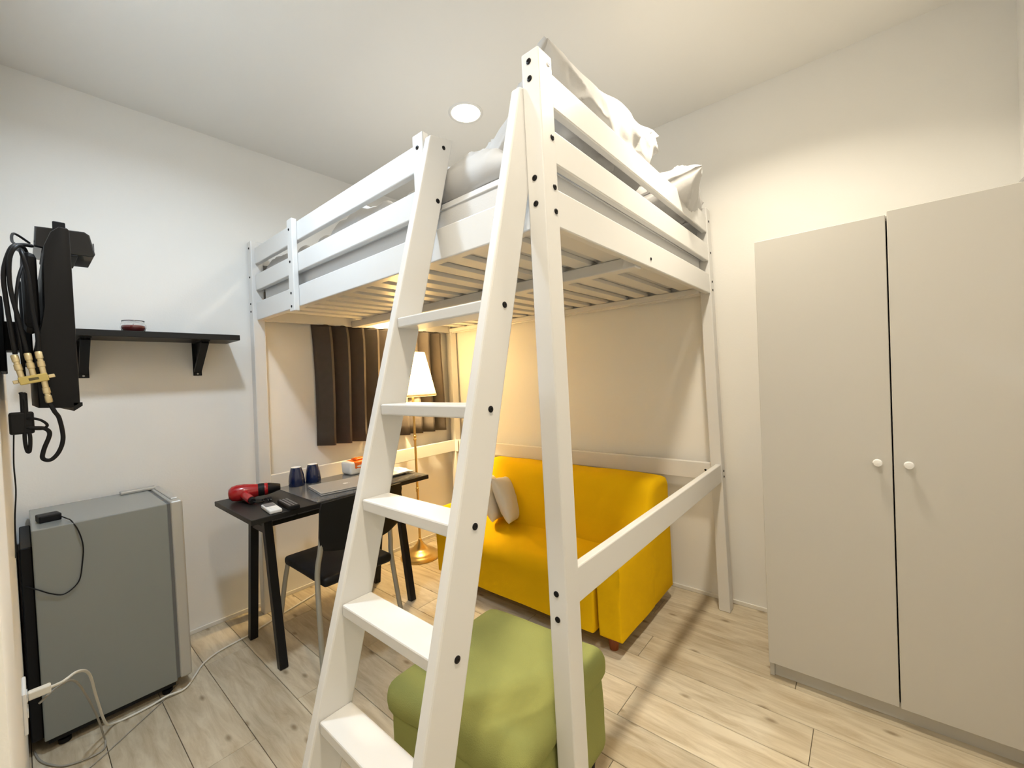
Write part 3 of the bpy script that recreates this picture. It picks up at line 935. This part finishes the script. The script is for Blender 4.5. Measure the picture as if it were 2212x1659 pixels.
# ------------------------------------------------------------------ curtain
ct = thing('curtain', 'dark taupe pleated curtain hanging on the left wall under the bed', 'curtain', (0.03, -0.66, 0.88))
bm = NB()
npl = 9
ya, yb_ = -1.185, -0.145
cols = []
for i in range(npl * 8 + 1):
    t = i / (npl * 8)
    ph = (t * npl) % 1.0
    # asymmetric box-like pleat: long face then quick return
    w = ph / 0.5 if ph < 0.5 else (1.0 if ph <= 0.63 else 1 - (ph - 0.63) / 0.37)
    col_ = []
    for k in range(13):
        s = (k - 1) / 11
        z = 1.80 if k == 0 else (1.695 if k == 1 else 1.665 - (k - 2) / 10 * (1.665 - (0.893 - 0.02 * t)))
        s = max(s, 0)
        amp = 0.018 if z > 1.68 else 0.098
        sway = 0.010 * math.sin(3.2 * s + 5 * t)
        if z > 1.6: sway *= 0.3
        yy = ya + (yb_ - ya) * t + (0.012 * w if z < 1.68 else 0.01 * w) + sway
        col_.append(bm.verts.new((XA + 0.012 + amp * w, yy, z)))
    cols.append(col_)
for i in range(len(cols) - 1):
    for k in range(12):
        bm.faces.new((cols[i][k], cols[i + 1][k], cols[i + 1][k + 1], cols[i][k + 1]))
co = obj('curtain_panel', bm, 'curtain', ct, True, autos=35)
sm = co.modifiers.new('thickness', 'SOLIDIFY'); sm.thickness = 0.0025
bm = NB(); tube(bm, [(XA + 0.020, -1.24, 1.812), (XA + 0.020, -0.10, 1.812)], 0.009, 10)
obj('curtain_rod', bm, 'steel', ct, True)

# ------------------------------------------------------------------ shelf with candle
SHZ = 1.572
sh = thing('wall_shelf', 'black wooden shelf on two black brackets on the left wall', 'shelf', (0.10, -1.98, SHZ - 0.3))
obj('board', box((XA + 0.001, -2.36, SHZ - 0.028), (0.200, -1.655, SHZ), 0.0015), 'desk', sh)
for yy in (-2.232, -1.800):
    bm = NB()
    add_box(bm, (XA, yy - 0.019, 1.368), (XA + 0.005, yy + 0.019, SHZ - 0.028), 0.001)
    add_box(bm, (XA + 0.005, yy - 0.019, SHZ - 0.034), (0.165, yy + 0.019, SHZ - 0.028), 0.001)
    prism(bm, [(XA + 0.004, 1.40), (XA + 0.012, 1.39), (0.150, SHZ - 0.048), (0.155, SHZ - 0.034), (XA + 0.004, SHZ - 0.034)], 'y', yy - 0.004, yy + 0.004)
    prism(bm, [(XA + 0.004, 1.39), (XA + 0.010, 1.385), (0.158, SHZ - 0.044), (0.152, SHZ - 0.034), (0.140, SHZ - 0.040), (XA + 0.004, 1.40)], 'y', yy - 0.016, yy + 0.016)
    br = obj('bracket', bm, 'steel', sh)
    bm = NB(); lathe(bm, [(0.0045, 0), (0.0045, 0.002), (0.003, 0.003)], n=12)
    bmesh.ops.transform(bm, matrix=Matrix.Translation((XA + 0.005, yy, 1.378)) @ Matrix.Rotation(math.pi / 2, 4, 'Y'), verts=bm.verts)
    obj('screw', bm, 'silver', br, True)
cd = thing('candle_jar', 'squat clear glass jar with dark red wax on the black shelf', 'candle', (0.105, -2.066, SHZ + 0.0005))
bm = NB()
lathe(bm, [(0.028, 0.0), (0.040, 0.006), (0.0475, 0.022), (0.0470, 0.036), (0.040, 0.047), (0.0405, 0.052), (0.0425, 0.056),
           (0.0395, 0.056), (0.0375, 0.050), (0.0375, 0.046), (0.0440, 0.035), (0.0445, 0.022), (0.037, 0.009), (0.026, 0.004)], n=36)
obj('jar', bm, 'glass', cd, True, True)
bm = NB(); lathe(bm, [(0.025, 0.0045), (0.0362, 0.0095), (0.0436, 0.0215), (0.0434, 0.031), (0.040, 0.033), (0.002, 0.0335)], n=36)
obj('wax', bm, 'wax', cd, True, True)
bm = NB(); tube(bm, [(0, 0, 0.033), (0.001, 0, 0.043)], 0.001, 6)
obj('wick', bm, 'black', cd, True, True)

# ------------------------------------------------------------------ fridge
FXA, FXB, FYA, FYB, FZ = 0.005, 0.452, -2.422, -2.040, 0.812
fr = thing('mini_fridge', 'grey under-counter fridge with silver door edge against the left wall', 'fridge', ((FXA + FXB) / 2, (FYA + FYB) / 2, 0))
obj('body', box((FXA, FYA, 0.045), (FXB, FYB, FZ), 0.004, 2), 'fridge', fr)
obj('back_panel', box((FXA + 0.02, FYA - 0.030, 0.05), (FXB - 0.02, FYA, FZ - 0.06), 0.003), 'black', fr)
obj('gasket', box((FXA + 0.008, FYB, 0.055), (FXB - 0.006, FYB + 0.010, FZ - 0.004)), 'gasket', fr)
d = obj('door', box((FXA, FYB + 0.010, 0.050), (FXB + 0.002, FYB + 0.052, FZ + 0.004), 0.008, 3), 'fridge_door', fr)
obj('door_grip', box((FXA + 0.02, FYB + 0.020, FZ + 0.002), (FXB - 0.05, FYB + 0.046, FZ + 0.010), 0.003), 'fridge_door', d)
obj('hinge_cover', box((FXA + 0.01, FYB - 0.10, FZ), (FXA + 0.055, FYB + 0.03, FZ + 0.014), 0.004, 2), 'fridge_door', fr)
obj('base_plate', box((FXA + 0.01, FYA + 0.01, 0.028), (FXB - 0.01, FYB - 0.005, 0.045)), 'black', fr)
for xx in (FXA + 0.05, FXB - 0.035):
    for yy in (FYA + 0.05, FYB - 0.03):
        bm = NB(); lathe(bm, [(0.018, 0), (0.018, 0.016), (0.010, 0.018), (0.010, 0.03)], (xx, yy, 0), 14)
        obj('foot', bm, 'black', fr, True, autos=40)
ad = thing('power_adapter', 'small black power adapter on top of the fridge', 'power adapter', (0.318, -2.375, FZ), math.radians(8))
obj('case', box((-0.032, -0.030, 0), (0.032, 0.030, 0.026), 0.004, 2), 'black', ad, False, True)
q = lambda x, y, z: (Matrix.Rotation(-math.radians(8), 4, 'Z') @ (Vector((x, y, z)) - Vector((0.318, -2.375, FZ))))
bm = NB(); tube(bm, [q(*p) for p in ((0.34, -2.346, 0.826), (0.39, -2.330, 0.820), (0.440, -2.322, 0.819), (0.4585, -2.306, 0.780), (0.4575, -2.296, 0.72), (0.4575, -2.300, 0.66), (0.4575, -2.313, 0.59), (0.4575, -2.350, 0.558), (0.4575, -2.384, 0.573), (0.4575, -2.415, 0.60), (0.42, -2.452, 0.62))], 0.0022, 6, 6)
obj('cord', bm, 'black', ad, True, True)

# ------------------------------------------------------------------ television on the front wall
tv = thing('television', 'black flat television seen edge-on, mounted on the wall at left', 'television', (0.91, -2.38, 1.25))
TX0, TX1 = 0.545, 1.265
prof = [(-2.338, 1.262), (-2.334, 1.268), (-2.334, 1.690), (-2.338, 1.695), (-2.352, 1.695), (-2.366, 1.680), (-2.378, 1.645), (-2.380, 1.60), (-2.382, 1.50),
        (-2.388, 1.46), (-2.398, 1.42), (-2.402, 1.36), (-2.402, 1.262), (-2.350, 1.258)]
obj('cabinet', prism(NB(), prof, 'x', TX0, TX1, 0.003, 2), 'black', tv, True, autos=30)
obj('screen', box((TX0 + 0.02, -2.3345, 1.29), (TX1 - 0.02, -2.3330, 1.675)), 'gloss', tv)
bm = NB(); prism(bm, [(-2.345, 1.250), (-2.330, 1.262), (-2.330, 1.270), (-2.345, 1.270)], 'x', TX0, TX1)
obj('lower_bezel', bm, 'black', tv)
bm = NB(); add_box(bm, (0.80, -2.418, 1.38), (1.02, -2.400, 1.60), 0.003)
add_box(bm, (0.80, YD, 1.36), (1.00, YD + 0.012, 1.56), 0.002); add_box(bm, (0.86, YD + 0.010, 1.42), (0.94, -2.416, 1.50), 0.002)
add_box(bm, (1.10, -2.415, 1.45), (1.25, -2.390, 1.63), 0.012, 2)
obj('wall_mount', bm, 'black', tv)
bx = thing('set_top_box', 'black set-top box balanced on the top edge of the television', 'set-top box', (0.93, -2.325, 1.697))
prof = [(-2.386, 1.712), (-2.382, 1.770), (-2.283, 1.776), (-2.272, 1.768), (-2.262, 1.712), (-2.266, 1.704), (-2.330, 1.703)]
obj('case', prism(NB(), prof, 'x', 0.80, 0.965, 0.004, 2), 'gloss', bx)
obj('clip', box((0.966, -2.348, 1.697), (0.975, -2.322, 1.790), 0.002), 'black', bx)
obj('shelf_plate', box((0.80, -2.372, 1.6965), (0.965, -2.300, 1.7025), 0.001), 'black', bx)
obj('front_window', box((0.815, -2.2655, 1.722), (0.95, -2.2625, 1.748)), 'grey_plastic', bx)

# coaxial splitter hanging behind the television, with its cables
XCB = 1.282
sp = thing('cable_splitter', 'brass coloured cable splitter with three connectors hanging behind the television', 'cable splitter', (XCB, -2.405, 1.33))
mrot = Matrix.Translation((XCB, -2.405, 1.330)) @ Matrix.Rotation(math.radians(13), 4, 'X')
def put(bm):
    bmesh.ops.transform(bm, matrix=mrot, verts=bm.verts); return bm
obj('body', put(box((-0.010, -0.025, -0.009), (0.010, 0.021, 0.009), 0.002, 2)), 'splitter', sp)
obj('mounting_ear', put(box((-0.003, 0.021, -0.004), (0.003, 0.032, 0.004), 0.001)), 'gold', sp)
obj('mounting_ear', put(box((-0.003, -0.034, -0.004), (0.003, -0.025, 0.004), 0.001)), 'gold', sp)
obj('rating_print', put(box((0.0098, -0.010, -0.003), (0.0103, 0.006, 0.003))), 'print', sp, label='dark printed rating line')
for (yy, dirz, tilt) in ((-0.019, 1, 3), (-0.001, 1, 5), (0.015, 1, 6), (0.013, -1, 6)):
    bm = NB(); lathe(bm, [(0.0052, 0.008), (0.0052, 0.024), (0.0064, 0.025), (0.0064, 0.037), (0.0050, 0.038), (0.0050, 0.043), (0.0062, 0.044), (0.0062, 0.058), (0.0045, 0.060)], n=12)
    mm = Matrix.Translation((0, yy, 0)) @ Matrix.Rotation(math.radians(-tilt), 4, 'X')
    if dirz < 0: mm = Matrix.Translation((0, yy, 0)) @ Matrix.Rotation(math.radians(180 - tilt), 4, 'X')
    bmesh.ops.transform(bm, matrix=mrot @ mm, verts=bm.verts)
    obj('connector', bm, 'gold', sp, True, autos=40)


def cable(name, pts, r, m, label, cat='cable', group=None, n=8, k=6):
    bm = NB(); tube(bm, pts, r, n, k)
    return single(name, bm, m, label, cat, smooth=True, group=group)


cg = 'black cables behind the television'
cable('coaxial_cable', [(1.20, -2.395, 1.655), (1.26, -2.412, 1.640), (1.29, -2.428, 1.622), (1.295, -2.441, 1.566), (1.29, -2.440, 1.505), (1.285, -2.436, 1.44), (XCB, -2.432, 1.386)], 0.0042, 'black', 'black coaxial cable looping widest, into the leftmost splitter connector', 'cable', cg)
cable('coaxial_cable', [(1.10, -2.40, 1.645), (1.23, -2.408, 1.640), (1.29, -2.420, 1.628), (1.30, -2.431, 1.597), (1.295, -2.433, 1.536), (1.29, -2.425, 1.470), (XCB, -2.414, 1.389)], 0.0042, 'black', 'black coaxial cable running into the middle splitter connector', 'cable', cg)
cable('coaxial_cable', [(1.24, -2.417, 1.632), (1.285, -2.413, 1.615), (1.29, -2.406, 1.565), (1.288, -2.402, 1.48), (1.285, -2.397, 1.430), (XCB, -2.3975, 1.392)], 0.0042, 'black', 'black coaxial cable running straight down into the right splitter connector', 'cable', cg)
cable('hdmi_cable', [(0.90, -2.392, 1.735), (1.0, -2.42, 1.73), (1.08, -2.425, 1.69), (1.15, -2.415, 1.66), (1.22, -2.405, 1.63), (1.27, -2.420, 1.56), (1.285, -2.427, 1.48), (1.28, -2.423, 1.40), (1.25, -2.42, 1.32)], 0.0030, 'black', 'thin black cable from the set-top box down behind the television', 'cable', cg)
cable('coaxial_cable', [(XCB, -2.3845, 1.272), (1.283, -2.378, 1.252), (1.28, -2.371, 1.234), (1.28, -2.367, 1.189), (1.28, -2.375, 1.157), (1.28, -2.389, 1.140), (1.28, -2.401, 1.146), (1.28, -2.398, 1.167), (1.28, -2.388, 1.200), (1.28, -2.395, 1.214), (1.28, -2.412, 1.218), (1.27, -2.43, 1.222)], 0.0042, 'black', 'thick black cable hanging in a hook-shaped loop below the television', 'cable', cg, k=8)
cable('power_cable', [(1.27, -2.43, 1.238), (1.28, -2.415, 1.240), (1.285, -2.400, 1.234), (1.283, -2.391, 1.222), (1.28, -2.398, 1.214), (1.275, -2.414, 1.216), (1.27, -2.43, 1.226)], 0.0028, 'black', 'thin black cable coiled in a small flat loop below the television', 'cable', cg, k=8)
cable('power_cable', [(1.27, -2.428, 1.30), (1.275, -2.422, 1.27), (1.275, -2.426, 1.20), (1.275, -2.424, 1.168), (1.278, -2.420, 1.166), (1.275, -2.418, 1.20), (1.27, -2.424, 1.225)], 0.0034, 'black', 'black cable folded into a tied bundle below the adapter', 'cable', cg, k=8)
cable('signal_wire', [(1.27, -2.441, 1.22), (1.27, -2.4445, 1.142), (1.27, -2.4440, 1.08), (1.27, -2.4480, 1.018), (1.24, -2.4500, 0.95), (1.15, -2.4520, 0.90)], 0.0013, 'black', 'very thin black wire running down the wall below the television', 'cable', cg)
pa = thing('plug_adapter', 'black plug-in power adapter among the cables below the television', 'power adapter', (1.262, -2.430, 1.235))
obj('case', box((1.24, -2.448, 1.205), (1.278, -2.410, 1.255), 0.004, 2), 'black', pa)
obj('cable_tie', box((1.238, -2.430, 1.252), (1.276, -2.418, 1.300), 0.003), 'black', pa)

# ------------------------------------------------------------------ wall socket, plug and cords on the floor
so = thing('wall_socket', 'white wall socket low on the television wall beside the fridge', 'socket', (0.90, YD, 0.42))
obj('face_plate', box((0.84, YD, 0.36), (0.955, YD + 0.008, 0.475), 0.002), 'white_plastic', so)
for dz in (-0.022, 0.022):
    obj('outlet', box((0.88, YD + 0.008, 0.408 + dz), (0.915, YD + 0.010, 0.432 + dz), 0.001), 'paper', so)
pg_ = thing('power_plug', 'white plug with thick cord in the wall socket beside the fridge', 'plug', (0.90, -2.43, 0.43))
obj('plug_body', box((0.888, YD + 0.010, 0.428), (0.908, -2.405, 0.452), 0.004, 2), 'cord_w', pg_)
bm = NB(); tube(bm, [(0.898, -2.408, 0.440), (0.86, -2.38, 0.425), (0.80, -2.345, 0.41), (0.70, -2.315, 0.34), (0.60, -2.295, 0.20), (0.52, -2.27, 0.05), (0.47, -2.24, 0.006), (0.475, -2.19, 0.006), (0.470, -2.13, 0.006), (0.468, -2.08, 0.012), (0.465, -2.02, 0.006), (0.40, -1.97, 0.006), (0.335, -1.925, 0.006), (0.288, -1.853, 0.006), (0.268, -1.76, 0.006), (0.255, -1.70, 0.006), (0.20, -1.55, 0.006), (0.12, -1.30, 0.006)], 0.0042, 8, 6)
obj('cord', bm, 'cord_w', pg_, True)
cable('grey_cord', [(0.895, -2.430, 0.405), (0.86, -2.39, 0.415), (0.78, -2.35, 0.37), (0.64, -2.305, 0.18), (0.56, -2.28, 0.03), (0.565, -2.277, 0.004), (0.600, -2.287, 0.004), (0.605, -2.325, 0.004), (0.580, -2.38, 0.004), (0.525, -2.416, 0.004), (0.47, -2.437, 0.004), (0.40, -2.448, 0.004)], 0.0030, 'cord_g', 'grey cord looping on the floor in front of the fridge', 'cord')
cable('thin_cord', [(0.40, -2.03, 0.003), (0.470, -2.092, 0.003), (0.545, -2.181, 0.003), (0.643, -2.30, 0.003), (0.69, -2.37, 0.003), (0.76, -2.44, 0.003)], 0.0019, 'cord_g', 'thin grey cord lying diagonally across the floor from under the fridge', 'cord')
